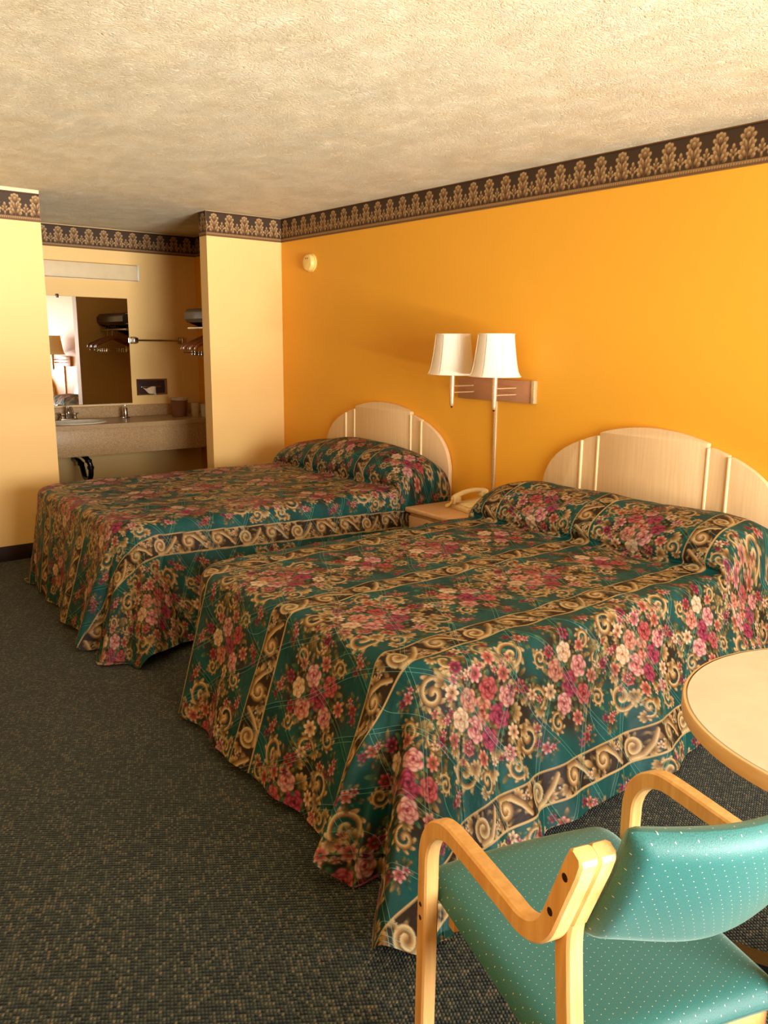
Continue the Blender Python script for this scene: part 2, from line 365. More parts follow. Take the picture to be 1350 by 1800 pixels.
# ------------------------------------------------------------------ materials
def mat_paint(name, rgb, rough=0.5, spec=0.35):
    t = NT(name); c = t.coord(); n1 = t.noise(c, 1.3, 3); n2 = t.noise(c, 220, 2)
    b = L4(*rgb); d = tuple(x*.95 for x in b[:3])+(1,)
    t.set(color=t.ramp(n1, [(.3, d), (.7, b)]), rough=rough, spec=spec); t.bump(n2, .08, .002); return t.m
M_ORANGE = mat_paint('orange_wall_paint', (234, 168, 50), .5, .35)
M_CREAM = mat_paint('cream_wall_paint', (240, 201, 130), .5)
def mat_ceiling():
    t = NT('textured_ceiling'); c = t.coord(); w = t.noise(c, 9, 3, .5, 1)
    warp = t.n('ShaderNodeVectorMath', operation='MULTIPLY_ADD'); t.link(w, warp.inputs[0]); warp.inputs[1].default_value = (.09, .09, 0); t.link(c, warp.inputs[2])
    mp = t.n('ShaderNodeMapping'); t.link(warp.outputs[0], mp.inputs[0]); mp.inputs['Scale'].default_value = (1.0, 1.6, 1); mp.inputs['Rotation'].default_value = (0, 0, .7)
    a = t.noise(mp.outputs[0], 42, 6, .62); r = t.math('ABSOLUTE', t.math('SUBTRACT', a, .5)); r = t.math('SUBTRACT', 1.0, t.math('MULTIPLY', r, 7.0)); r = t.math('MAXIMUM', r, 0.0)
    patch = t.math('SMOOTH_MIN', t.math('MULTIPLY', t.noise(c, 5, 3), 1.3), 1.0, .2)
    hgt = t.math('ADD', t.math('MULTIPLY', r, patch), t.math('MULTIPLY', t.noise(c, 130, 3), .35))
    t.set(color=t.ramp(t.noise(c, 6, 5, .6), [(.3, L4(240, 224, 184)), (.7, L4(250, 240, 208))]), rough=.75, spec=.3); t.bump(hgt, .8, .015); return t.m
M_CEIL = mat_ceiling()
def mat_carpet():
    t = NT('loop_carpet'); c = t.coord('Object', rot=(0, 0, .62)); sp = t.n('ShaderNodeSeparateXYZ'); t.link(c, sp.inputs[0])
    k = 2*math.pi/.0085
    x = t.math('MULTIPLY', sp.outputs[0], k); y = t.math('MULTIPLY', sp.outputs[1], k*.8)
    row = t.math('FLOOR', t.math('MULTIPLY', sp.outputs[1], .8/.0085)); x = t.math('ADD', x, t.math('MULTIPLY', row, math.pi*.5))
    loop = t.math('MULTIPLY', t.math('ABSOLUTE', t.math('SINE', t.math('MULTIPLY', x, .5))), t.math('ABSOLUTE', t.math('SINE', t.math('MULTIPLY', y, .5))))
    colu = t.math('FLOOR', t.math('ADD', t.math('DIVIDE', x, 2*math.pi), .0)); cell = t.n('ShaderNodeCombineXYZ'); t.link(colu, cell.inputs[0]); t.link(row, cell.inputs[1])
    wn_ = t.n('ShaderNodeTexWhiteNoise', noise_dimensions='2D'); t.link(cell.outputs[0], wn_.inputs['Vector'])
    n2 = t.noise(c, 2.2, 4, .6); n3 = t.noise(c, 420, 2); n4 = t.noise(c, 14, 3)
    n = t.math('ADD', t.math('MULTIPLY', wn_.outputs['Value'], .75), t.math('MULTIPLY', n4, .35))
    yarn = t.ramp(n, [(.12, L4(13, 24, 22)), (.42, L4(30, 46, 42)), (.70, L4(62, 72, 60)), (.96, L4(118, 110, 88))])
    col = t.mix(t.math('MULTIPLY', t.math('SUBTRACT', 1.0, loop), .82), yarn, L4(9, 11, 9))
    col = t.mix(1.0, col, t.ramp(n2, [(.3, (.78, .80, .76, 1)), (.7, (1.1, 1.06, .98, 1))]), 'MULTIPLY')
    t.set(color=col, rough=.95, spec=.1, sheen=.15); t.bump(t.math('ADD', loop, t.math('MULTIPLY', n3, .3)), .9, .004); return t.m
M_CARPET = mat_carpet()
def mat_print(name, rough=.6, spec=.25):
    t = NT(name); a = t.n('ShaderNodeAttribute'); a.attribute_name = 'print'; c = t.coord()
    col = t.mix(1.0, a.outputs['Color'], t.ramp(t.noise(c, 300, 2), [(.3, (.86, .86, .86, 1)), (.7, (1.08, 1.08, 1.08, 1))]), 'MULTIPLY')
    t.set(color=col, rough=rough, spec=spec); t.bump(t.noise(c, 500, 2), .05, .002); return t.m
M_BORDER = mat_print('acanthus_wallpaper')
def mat_quilt():
    t = NT('floral_quilted_bedspread'); a = t.n('ShaderNodeAttribute'); a.attribute_name = 'print'
    uv = t.n('ShaderNodeUVMap', uv_map='cloth'); sp = t.n('ShaderNodeSeparateXYZ'); t.link(uv.outputs[0], sp.inputs[0]); U, V = sp.outputs[0], sp.outputs[1]
    U2 = t.math('ADD', U, t.math('MULTIPLY', t.math('SINE', t.math('MULTIPLY', V, 17.0)), .012))
    def lines(e, per, w, off):
        f = t.math('FRACT', t.math('ADD', t.math('DIVIDE', e, per), off)); d = t.math('MULTIPLY', t.math('ABSOLUTE', t.math('SUBTRACT', f, .5)), per)
        return t.math('LESS_THAN', d, w)
    def puff(e, per):
        return t.math('ABSOLUTE', t.math('SINE', t.math('MULTIPLY', e, math.pi/per)))
    e1 = t.math('ADD', U2, t.math('MULTIPLY', V, .62)); e2 = t.math('SUBTRACT', U2, t.math('MULTIPLY', V, .62)); per = .21
    ln = t.math('MAXIMUM', lines(e1, per, .0011, .5), lines(e1, per, .0011, .5-.016/per))
    ln = t.math('MAXIMUM', ln, t.math('MAXIMUM', lines(e2, per, .0011, .5), lines(e2, per, .0011, .5-.016/per)))
    arc = t.math('ADD', U, t.math('MULTIPLY', t.math('COSINE', t.math('MULTIPLY', V, 2*math.pi/.39)), .05)); ln = t.math('MAXIMUM', ln, lines(arc, .39, .0011, .3))
    fine = t.noise(uv.outputs[0], 380, 2)
    col = t.mix(1.0, a.outputs['Color'], t.ramp(fine, [(.3, (.80, .80, .80, 1)), (.7, (1.12, 1.12, 1.12, 1))]), 'MULTIPLY')
    col = t.mix(t.math('MULTIPLY', ln, .55), col, L4(96, 150, 136))
    t.set(color=col, rough=.55, spec=.2)
    hg = t.math('MULTIPLY', puff(e1, per), puff(e2, per)); hg = t.math('ADD', t.math('POWER', hg, .45), t.math('MULTIPLY', t.noise(uv.outputs[0], 20, 4), .9))
    b1 = t.bump(hg, .55, .012); t.bump(t.math('MULTIPLY', ln, -1.0), .5, .003, b1); return t.m
M_QUILT = mat_quilt()
def mat_wood(name, c1, c2, scale=(60, 60, 3), rough=.4, coat=.15, wave=.4):
    t = NT(name); c = t.coord('Object', scale); n = t.noise(c, 1.0, 5, .6)
    t.set(color=t.ramp(n, [(.3, L4(*c1)), (.7, L4(*c2))]), rough=rough, coat=coat, spec=.4); t.bump(n, .04, .002); return t.m
M_BIRCH = mat_wood('bent_birch', (214, 158, 90), (236, 192, 126), (50, 50, 4))
M_LAMIN = mat_wood('pale_wood_laminate', (216, 180, 132), (226, 194, 150), (2, 70, 3), .45, .1)
M_STAND = mat_wood('nightstand_laminate', (206, 160, 112), (222, 180, 134), (3, 50, 60), .4, .15)
M_EDGE = mat_wood('cream_moulding', (234, 208, 160), (244, 222, 178), (8, 60, 3), .4, .1)
M_TTOP = mat_wood('table_laminate', (200, 186, 160), (208, 196, 170), (9, 9, 9), .42, .1)
M_TEDGE = mat_wood('table_wood_edge', (210, 172, 118), (222, 188, 138), (6, 6, 60), .45, .1)
M_CHROME = plain('chrome', (205, 200, 190), .16, .05, 40, metal=1.0)
M_DARKM = plain('dark_bronze', (52, 26, 18), .35, .15, 30)
M_BLACK = plain('black_plastic', (16, 15, 16), .25, .1, 60)
M_WHITE = plain('white_enamel', (226, 222, 206), .25, .04, 12)
M_SHADE = None
def mat_shade():
    t = NT('lamp_shade_fabric'); c = t.coord('Object', (300, 300, 40)); n = t.noise(c, 1, 2)
    t.set(color=t.ramp(n, [(.3, L4(252, 246, 230)), (.7, L4(255, 252, 240))]), rough=.8, spec=.15)
    tr = t.n('ShaderNodeBsdfTranslucent'); tr.inputs[0].default_value = L4(250, 226, 180); mx = t.n('ShaderNodeMixShader'); mx.inputs[0].default_value = .3
    t.t.links.new(t.b.outputs[0], mx.inputs[1]); t.t.links.new(tr.outputs[0], mx.inputs[2])
    t.t.links.new(mx.outputs[0], t.t.nodes['Material Output'].inputs[0]); t.bump(n, .05, .001); return t.m
M_SHADE = mat_shade()
M_BRUSHED = plain('brushed_champagne_metal', (196, 142, 104), .42, .08, 200, metal=.35)
M_BRASS = plain('lamp_stem_metal', (226, 196, 150), .3, .12, 160, metal=.5)
M_PHONE = plain('ivory_plastic', (240, 224, 184), .38, .05, 14)
M_PHONE2 = plain('ivory_plastic_dull', (226, 198, 146), .45, .06, 60)
M_DET = plain('aged_white_plastic', (240, 206, 120), .4, .05, 18)
def mat_counter():
    t = NT('speckled_counter'); c = t.coord(); v = t.noise(c, 190, 2, .7); w = t.noise(c, 90, 3)
    col = t.ramp(v, [(.30, L4(96, 70, 44)), (.42, L4(170, 138, 98)), (.58, L4(190, 158, 114)), (.72, L4(226, 200, 156))])
    t.set(color=t.mix(.25, col, t.ramp(w, [(.3, L4(142, 110, 74)), (.7, L4(200, 168, 122))])), rough=.35, spec=.45); return t.m
M_COUNTER = mat_counter()
def mat_mirror():
    t = NT('mirror_silver'); c = t.coord(); n = t.noise(c, 3, 2)
    t.set(color=t.ramp(n, [(.2, (.86, .86, .84, 1)), (.8, (.9, .9, .88, 1))]), rough=.01, metal=1.0); return t.m
M_MIRROR = mat_mirror()
def mat_fabric():
    t = NT('green_dotted_upholstery'); uv = t.n('ShaderNodeUVMap', uv_map='cloth').outputs[0]
    sp = t.n('ShaderNodeSeparateXYZ'); t.link(uv, sp.inputs[0]); U, V = sp.outputs[0], sp.outputs[1]; per = .0155
    a = t.math('ADD', U, t.math('MULTIPLY', V, .5)); b = t.math('SUBTRACT', V, t.math('MULTIPLY', U, .5))
    def cell(e): return t.math('MULTIPLY', t.math('ABSOLUTE', t.math('SUBTRACT', t.math('FRACT', t.math('DIVIDE', e, per)), .5)), per)
    d = t.math('SQRT', t.math('ADD', t.math('POWER', cell(a), 2.0), t.math('POWER', cell(b), 2.0)))
    dot = t.math('LESS_THAN', d, .0009)
    wv = t.noise(uv, 900, 2); w2 = t.noise(uv, 14, 3)
    col = t.ramp(wv, [(.3, L4(18, 76, 74)), (.7, L4(48, 120, 114))])
    col = t.mix(t.math('MULTIPLY', w2, .25), col, L4(30, 84, 84)); col = t.mix(t.math('MULTIPLY', dot, .8), col, L4(222, 206, 176))
    t.b.inputs['Sheen Tint'].default_value = (.7, .95, .85, 1)
    t.set(color=col, rough=.5, spec=.45, sheen=.45, sheenr=.4); t.bump(t.math('ADD', wv, dot), .25, .0015); return t.m
M_FABRIC = mat_fabric()
def mat_clear(name, rgb, alpha):
    t = NT(name); n = t.noise(t.coord(), 30, 3); b = L4(*rgb); d = tuple(x*.8 for x in b[:3])+(1,)
    t.set(color=t.ramp(n, [(.3, d), (.7, b)]), rough=.15, spec=.6, alpha=alpha); return t.m
def mat_glass(name, tint, rough=.05):
    t = NT(name); n = t.noise(t.coord(), 8, 2); d = tuple(x*.95 for x in tint[:3])+(1,)
    t.set(color=t.ramp(n, [(.3, d), (.7, tint)]), rough=rough, trans=1.0, ior=1.45); return t.m
M_PLASTIC = mat_clear('clear_plastic', (232, 214, 184), .42)
M_PANE = None
M_BUCKET = mat_clear('smoky_plastic', (150, 96, 62), .62)
M_HANGER = mat_wood('hanger_wood', (120, 62, 24), (164, 92, 40), (20, 20, 90), .35, .3)
M_BASE = plain('dark_vinyl', (44, 26, 22), .5, .1, 10)
M_TISSUE = plain('tissue_paper', (226, 206, 170), .9, .04, 60)
M_MATT = plain('mattress_ticking', (200, 190, 170), .8, .05, 40)
M_DIFF = plain('frosted_diffuser', (222, 200, 158), .5, .03, 12)
# ------------------------------------------------------------------ the room
A_COL, C_OPEN, T_W, D_ALC, AL_X0 = 0.655, 1.853, 0.115, 1.5225, -2.35
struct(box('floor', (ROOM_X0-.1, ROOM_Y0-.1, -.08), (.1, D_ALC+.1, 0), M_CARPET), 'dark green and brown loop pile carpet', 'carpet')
struct(box('ceiling', (ROOM_X0-.1, ROOM_Y0-.1, H), (.1, D_ALC+.1, H+.08), M_CEIL), 'cream ceiling with swirled plaster texture', 'ceiling')
struct(box('wall_right', (0, ROOM_Y0-.1, 0), (.1, D_ALC+.1, H), M_ORANGE), 'orange wall behind both headboards', 'wall')
struct(box('wall_left', (ROOM_X0-.1, ROOM_Y0-.1, 0), (ROOM_X0, T_W, H), M_CREAM))
struct(box('wall_back', (ROOM_X0, 0, 0), (-C_OPEN, T_W, H), M_CREAM), 'cream wall beside the vanity opening, meeting the carpet', 'wall')
struct(box('wall_partition', (-A_COL, 0, 0), (0, T_W, H), M_CREAM), 'narrow cream wall between vanity opening and orange wall', 'wall')
struct(box('wall_alcove', (AL_X0-.1, D_ALC, 0), (0, D_ALC+.1, H), M_CREAM), 'cream wall behind the vanity mirror', 'wall')
struct(box('wall_alcove_side', (AL_X0-.1, T_W, 0), (AL_X0, D_ALC, H), M_CREAM))
bm = bmesh.new(); x0, x1, z0, z1 = WIN
add_box(bm, (ROOM_X0, ROOM_Y0-.1, 0), (x0, ROOM_Y0, H)); add_box(bm, (x1, ROOM_Y0-.1, 0), (0, ROOM_Y0, H))
add_box(bm, (x0, ROOM_Y0-.1, 0), (x1, ROOM_Y0, z0)); add_box(bm, (x0, ROOM_Y0-.1, z1), (x1, ROOM_Y0, H))
struct(bm_obj('wall_front', bm, M_CREAM))
wn = bpy.data.objects.new('window_1', None); COL.objects.link(wn); wn.location = ((x0+x1)/2, ROOM_Y0, z0); struct(wn)
bm = bmesh.new(); w2, hh = (x1-x0)/2, z1-z0
for lo, hi in (((-w2, -.07, 0), (-w2+.05, .01, hh)), ((w2-.05, -.07, 0), (w2, .01, hh)), ((-w2+.05, -.07, 0), (w2-.05, .01, .05)), ((-w2+.05, -.07, hh-.05), (w2-.05, .01, hh)), ((-.02, -.07, .05), (.02, .01, hh-.05))): add_box(bm, lo, hi)
bm_obj('window_frame', bm, M_WHITE, wn)
box('window_sill', (-w2-.04, -.01, -.03), (w2+.04, .06, 0), M_WHITE, wn, .004)

# acanthus wallpaper border, one strip per wall
BORD = paint_border()
def border(name, P0, P1, normal, ztop, phase=0.0, step=.0032):
    P0 = np.array(P0); P1 = np.array(P1); Ln = np.linalg.norm(P1-P0); nu = int(Ln/step)+2; nv = int(BORDER_H/step)+2
    uu, vv = np.meshgrid(np.linspace(0, Ln, nu), np.linspace(0, BORDER_H, nv), indexing='ij')
    d = (P1-P0)/Ln; off = np.array(normal)*.0025
    V = np.zeros((nu*nv, 3)); V[:, :2] = P0+off+uu.reshape(-1, 1)*d; V[:, 2] = ztop-BORDER_H+vv.ravel()
    o = grid_mesh(name, V, nu, nv, M_BORDER)
    set_colors(o.data, BORD.sample(uu.ravel()+phase, vv.ravel())); return o
struct(border('trim_1', (0, 0), (0, ROOM_Y0), (-1, 0), H-.002), 'long brown acanthus leaf wallpaper border on the orange wall', 'wallpaper border')
struct(border('trim_2', (-A_COL, 0), (0, 0), (0, -1), H-.002), 'short acanthus leaf border piece on the narrow cream wall', 'wallpaper border')
struct(border('trim_3', (ROOM_X0, 0), (-C_OPEN, 0), (0, -1), H-.022, .03), 'acanthus leaf border on the cream wall beside the opening', 'wallpaper border')
struct(border('trim_4', (AL_X0, D_ALC), (0, D_ALC), (0, -1), H-.004), 'acanthus leaf border above the vanity light', 'wallpaper border')
struct(border('trim_5', (-A_COL, T_W), (-A_COL, 0), (-1, 0), H-.002))
struct(border('trim_6', (0, D_ALC), (0, T_W), (-1, 0), H-.004))
struct(box('trim_7', (ROOM_X0, -.006, H-.022), (-C_OPEN, 0, H), M_EDGE, None, .002), 'thin cream strip under the ceiling beside the opening', 'trim')
struct(box('baseboard_back', (ROOM_X0, -.008, 0), (-C_OPEN, 0, .105), M_BASE, None, .003), 'dark brown vinyl baseboard under the cream wall', 'baseboard')
struct(box('baseboard_partition', (-A_COL, -.008, 0), (-.008, 0, .105), M_BASE, None, .003))
struct(box('baseboard_right', (-.008, ROOM_Y0, 0), (0, 0, .105), M_BASE, None, .003))
struct(box('baseboard_alcove', (AL_X0, D_ALC-.008, 0), (-.008, D_ALC, .105), M_BASE, None, .003))

# ------------------------------------------------------------------ beds
def headboard_top(t):
    t = abs(t)
    if t <= .31: return 1.080-.50*t*t
    pts = [(.31, 1.018), (.36, 1.004), (.42, .984), (.48, .958), (.54, .926), (.59, .890), (.63, .846), (.66, .800), (.68, .750), (.690, .700)]
    return float(np.interp(t, [q[0] for q in pts], [q[1] for q in pts]))
def make_bed(yc, label):
    b = thing('bed', label, 'bed', (0, yc, 0))
    hb = bpy.data.objects.new('headboard', None); COL.objects.link(hb); hb.parent = b
    hb['label'] = 'arched pale wood headboard with vertical cream mouldings'
    def panel(name, t0, t1, xf, mat, bev=.006, drop=0.0, zb=.30):
        n = max(3, int((t1-t0)/.018)); tt = [t0+(t1-t0)*k/n for k in range(n+1)]
        top = [(t, headboard_top(min(max(t, -.6899), .6899))-drop) for t in tt]
        if t0 < -.68: top = [(t0, zb+.2)]+top
        if t1 > .68: top = top+[(t1, zb+.2)]
        return prism(name, [(t0, zb)]+top+[(t1, zb)], -.004, xf, mat, hb, bev)
    e = 1e-3
    panel('outer_panel', -.69, -.425, -.036, M_LAMIN); panel('outer_panel', .425, .69, -.036, M_LAMIN)
    panel('strip_panel', -.415, -.318, -.036, M_LAMIN); panel('strip_panel', .318, .415, -.036, M_LAMIN)
    panel('centre_panel', -.308, .308, -.041, M_LAMIN, .008)
    for c in (-.420, -.313, .313, .420):
        box('moulding', (-.046, c-.006, .30), (-.004, c+.006, headboard_top(abs(c)+.002)-.004), M_EDGE, hb, .003)
    box('mattress', (-2.07, -.675, .30), (-.06, .675, .535), M_MATT, b, .05, 4)
    box('box_spring', (-2.07, -.675, .14), (-.06, .675, .298), M_MATT, b, .02)
    for xx in (-2.0, -.15):
        for s in (-.6, .6): box('leg', (xx-.025, s-.025, 0), (xx+.025, s+.025, .14), M_BLACK, b, .004)
    return b
BED_Y = (-1.34, -3.487)
make_bed(BED_Y[0], 'far double bed with pale arched headboard beside the narrow cream wall')
make_bed(BED_Y[1], 'near double bed with pale arched headboard beside the round table')

FLORAL = paint_floral()
def smooth(a, b, x): t = np.clip((x-a)/(b-a), 0, 1); return t*t*(3-2*t)
def bedspread(yc, step, ZT, hm, wx, pw, pat_off, skew, foot, sides, corner, label, seed):
    """cloth grid over (u along the bed, v across) draped over top, foot and sides"""
    WH, XF, RC, RE = .690, 2.125, .15, .055; DROP = ZT+.02
    prof = [(.018, .02), (.03, .10), (.075, .165), (.15, .200), (.235, .208), (.325, .19), (.40, .155), (.455, .10), (.475, .045), (.465, .004), (.49, -.006), (.56, 0), (.70, 0)]
    prof = [(x*wx, z*hm) for x, z in prof]; P = np.array(catmull(prof, 10)); seg = np.r_[0, np.cumsum(np.hypot(*np.diff(P, axis=0).T))]
    Lm = seg[-1]; x_end = P[-1, 0]; L = Lm+(XF-x_end)          # cloth length from head to the foot edge
    um, vm = L+DROP, WH+DROP
    nu, nv = int(um/step)+1, int(2*vm/step)+1
    U, V = np.meshgrid(np.linspace(0, um, nu), np.linspace(-vm, vm, nv), indexing='ij'); U = U.ravel(); V = V.ravel()
    sv = np.where(V >= 0, 1.0, -1.0); av = np.abs(V)
    # rounded-rectangle distance
    du = np.maximum(0, U-(L-RC)); dv = np.maximum(0, av-(WH-RC)); inc = (du > 0) & (dv > 0)
    rho = np.where(inc, np.hypot(du, dv), np.maximum(du, dv)); phi = np.where(du+dv > 0, np.arctan2(dv, du), np.pi/2)
    dmax = np.where(inc, (DROP+RC)/np.maximum(np.maximum(np.cos(phi), np.sin(phi)), .1)-RC, DROP)
    dmax = np.minimum(dmax, .775)
    d = np.maximum(0, rho-RC)
    clamp = d > dmax+1e-9; d = np.minimum(d, dmax); rho2 = np.where(rho > RC, RC+d, rho)
    du2 = np.where(inc, rho2*np.cos(phi), du); dv2 = np.where(inc, rho2*np.sin(phi), dv)
    Uc = np.where(du > 0, (L-RC)+np.minimum(du2, RC+DROP), U); Vc = sv*np.where(dv > 0, (WH-RC)+np.minimum(dv2, RC+DROP), av)
    # base plan position on the rounded rectangle (edge point) and outward direction
    nx = np.where(inc, np.cos(phi), np.where(du > 0, 1.0, 0.0)); ny = np.where(inc, np.sin(phi), np.where(dv > 0, 1.0, 0.0))*sv
    bx = np.minimum(U, L-RC)+nx*np.minimum(rho, RC); by = sv*np.minimum(av, WH-RC)+ny*np.minimum(rho, RC)
    # edge coordinate for the folds
    rnd = np.random.RandomState(seed); deg = np.degrees(phi)
    al = np.where(inc, 0, np.where(du > 0, V, U))
    wave = np.zeros_like(U)
    for fr, am in ((9.0, .5), (15.5, .42), (27.0, .25), (41, .1)): wave += am*np.sin(fr*al+rnd.rand()*6.28)
    fade = np.where(du > 0, smooth(0, .12, (WH-RC)-av), smooth(0, .15, (L-RC)-U)); wave = wave*np.where(inc, 0, fade)
    out_k = np.where(du > 0, np.interp(V, [-WH, WH], foot), np.where(sv < 0, sides[0], sides[1]))+np.where(du > 0, .055, .09)*wave
    cr0 = seg[-1]*.62
    out_k = np.where((dv > 0) & (du <= 0), .02+(out_k-.02)*smooth(cr0, cr0+.55, U), out_k) if sides[2] else out_k
    # corner lobes: near side (v<0 is towards the camera), far side tucked
    near = (sv < 0)
    def cosint(x, xs, ys):
        k = np.clip(np.searchsorted(xs, x)-1, 0, len(xs)-2); xs = np.array(xs, float); ys = np.array(ys, float)
        t = np.clip((x-xs[k])/(xs[k+1]-xs[k]), 0, 1); t = t*t*(3-2*t); return ys[k]+(ys[k+1]-ys[k])*t
    cn = cosint(deg, [0, 7, 14, 23, 30, 41, 54, 67, 80, 90], corner[0]); cf = cosint(deg, [0, 15, 30, 45, 60, 75, 90], corner[1])
    out_k = np.where(inc, np.where(near, cn, cf), out_k)
    a = np.minimum(d/RE, math.pi/2*.80); rest = np.maximum(0, d-RE*math.pi/2*.80)
    grow = smooth(0, .30, rest)
    base_k = np.clip(out_k, .03, .30); ok = base_k+(out_k-base_k)*grow; ok = np.clip(ok, .03, .86)
    out = RE*np.sin(a)+rest*ok; dz = RE*(1-np.cos(a))+rest*np.sqrt(1-ok**2)
    crease_u = seg[np.argmin(np.abs(P[:, 0]-.47*wx)+np.where(np.arange(len(P)) < len(P)//2, 1, 0))]
    side = (dv > 0) & ~inc
    out = out-np.where(side, .035*np.exp(-((U-crease_u)/.022)**2)*smooth(0, .08, d), 0)
    X = bx+nx*out; Y = by+ny*out; Z = ZT-dz
    # pillow roll at the head
    us = np.minimum(X, Lm+5); px = np.interp(us, seg, P[:, 0]); pz = np.interp(us, seg, P[:, 1])
    xw = np.where(us < Lm, px, x_end+(X-Lm))
    hv = np.clip(1-(av/(WH+.105))**pw, 0, 1)**.5
    sag = 1+.05*np.sin(V*4.1+seed)+.03*np.sin(V*9.7+1)
    Z = Z+pz*hv*sag*np.where(d > 0, 1-smooth(.0, .16, d), 1)
    # soft unevenness of the quilt on top
    flat = (1-smooth(0, .03, d))
    Z = Z+flat*(.0035*np.sin(U*9+2*np.sin(V*5))*np.sin(V*11+seed)+.002*np.sin(U*23+V*17)+.0022*np.sin(U*31-V*19))
    tail = np.maximum(0, .012-Z); Z = np.maximum(Z, .012+.0*tail)
    W3 = np.c_[-.05-xw, yc+Y, Z]
    uv = np.c_[Uc, Vc+2.0]
    def keep(F): return ~clamp[F].all(1)
    o = grid_mesh('bedspread', W3-np.array([0, yc, 0]), nu, nv, M_QUILT, keep, uv); o.location = (0, yc, 0)
    vv = -Vc+pat_off+skew*(Uc-L*.5)                       # v<0 is the near side
    set_colors(o.data, FLORAL.sample(Uc+.13*seed, vv)); return tag(o, label, 'bedspread', 'floral bedspreads')
bedspread(BED_Y[0], .0052, .612, 1.06, .92, 2.6, -.295, .045, (.30, .06), (.34, .1, 1), ([.30, .36, .40, .26, .32, .46, .42, .62, .46, .34], [.06, .08, .16, .22, .2, .14, .1]),
          'teal floral quilted bedspread on the far bed, nearest the vanity', 3)
bedspread(BED_Y[1], .0034, .580, .88, 1.10, 6.0, 0.0, 0.0, (.36, .26), (.36, .06, 0), ([.36, .46, .60, .44, .30, .79, .58, .32, .38, .36], [.26, .14, .08, .06, .06, .06, .06]),
          'teal floral quilted bedspread on the near bed, beside the round table', 5)

# ------------------------------------------------------------------ nightstand
ns = thing('nightstand', 'pale wood nightstand between the two beds', 'nightstand', (-.240, -2.385, 0), math.radians(-3))
box('top', (-.235, -.288, .472), (.215, .285, .505), M_STAND, ns, .012, 3)
box('body', (-.205, -.268, .06), (.205, .265, .472), M_STAND, ns, .004)
box('plinth', (-.185, -.25, 0), (.195, .25, .06), M_BASE, ns, .003)
dr = box('drawer', (-.222, -.258, .265), (-.206, .255, .455), M_STAND, ns, .004)
tube('handle', [(-.222, -.075, .43), (-.245, -.065, .43), (-.252, -.03, .43), (-.252, .03, .43), (-.245, .065, .43), (-.222, .075, .43)], .009, M_DARKM, dr)
dr2 = box('drawer', (-.222, -.258, .08), (-.206, .255, .255), M_STAND, ns, .004)
tube('handle', [(-.222, -.075, .175), (-.245, -.065, .175), (-.252, -.03, .175), (-.252, .03, .175), (-.245, .065, .175), (-.222, .075, .175)], .009, M_DARKM, dr2)

# ------------------------------------------------------------------ telephone: local x = across, y = towards its back, z up
ph = thing('telephone', 'ivory corded desk telephone on the nightstand', 'telephone', (-.175, -2.41, .505), math.radians(-104))
prism('base', [(-.110, 0), (.110, 0), (.110, .052), (.10, .058), (-.105, .026), (-.110, .02)], -.10, .10, M_PHONE2, ph, .006, 'x')
M_t = Matrix.Rotation(math.radians(8.8), 4, 'X')
bm = bmesh.new(); add_box(bm, (-.028, -.085, .0435), (.092, .085, .049), M_t); bm_obj('face_plate', bm, M_PHONE, ph)
bm = bmesh.new()
for i in range(3):
    for j in range(4): add_box(bm, (.005+i*.022, -.065+j*.02, .049), (.02+i*.022, -.052+j*.02, .053), M_t)
kp = bm_obj('keypad', bm, M_PHONE, ph)
hs = catmull([(-.066, -.112, .052), (-.066, -.085, .078), (-.066, -.03, .098), (-.066, .04, .106), (-.066, .095, .1), (-.066, .118, .085)], 6)
bm = bmesh.new(); n = len(hs); rings = []
for i, q in enumerate(hs):
    t = i/(n-1); e = abs(t-.5)*2; w = .021+.008*max(0, e-.55)/.45; h = .012+.012*max(0, e-.5)/.5
    rings.append([bm.verts.new((q[0]+w*math.copysign(abs(math.cos(a))**.6, math.cos(a)), q[1], q[2]+h*math.copysign(abs(math.sin(a))**.6, math.sin(a)))) for a in [2*math.pi*k/14 for k in range(14)]])
for a, b in zip(rings, rings[1:]):
    for k in range(14): bm.faces.new((a[k], a[(k+1) % 14], b[(k+1) % 14], b[k]))
bm.faces.new(rings[0][::-1]); bm.faces.new(rings[-1])
hset = bm_obj('handset', bm, M_PHONE, ph, True, 60)
lathe('earpiece', [(.020, .0), (.026, .008), (.026, .03), (.022, .034)], M_PHONE, hset, 18, (-.066, -.088, .040))
lathe('earpiece', [(.020, .0), (.026, .008), (.026, .03), (.022, .034)], M_PHONE, hset, 18, (-.066, .09, .066))
coil = []
cp = catmull([(-.066, -.12, .05), (-.085, -.135, .02), (-.125, -.125, .014), (-.14, -.07, .014), (-.125, -.03, .014), (-.098, -.02, .02)], 30)
for i, q in enumerate(cp):
    a = i*1.15; coil.append((q[0]+.0085*math.cos(a), q[1]+.0085*math.sin(a)*.6, q[2]+.0085*math.sin(a)))
tube('cord', coil, .0022, M_DET, ph, 5)

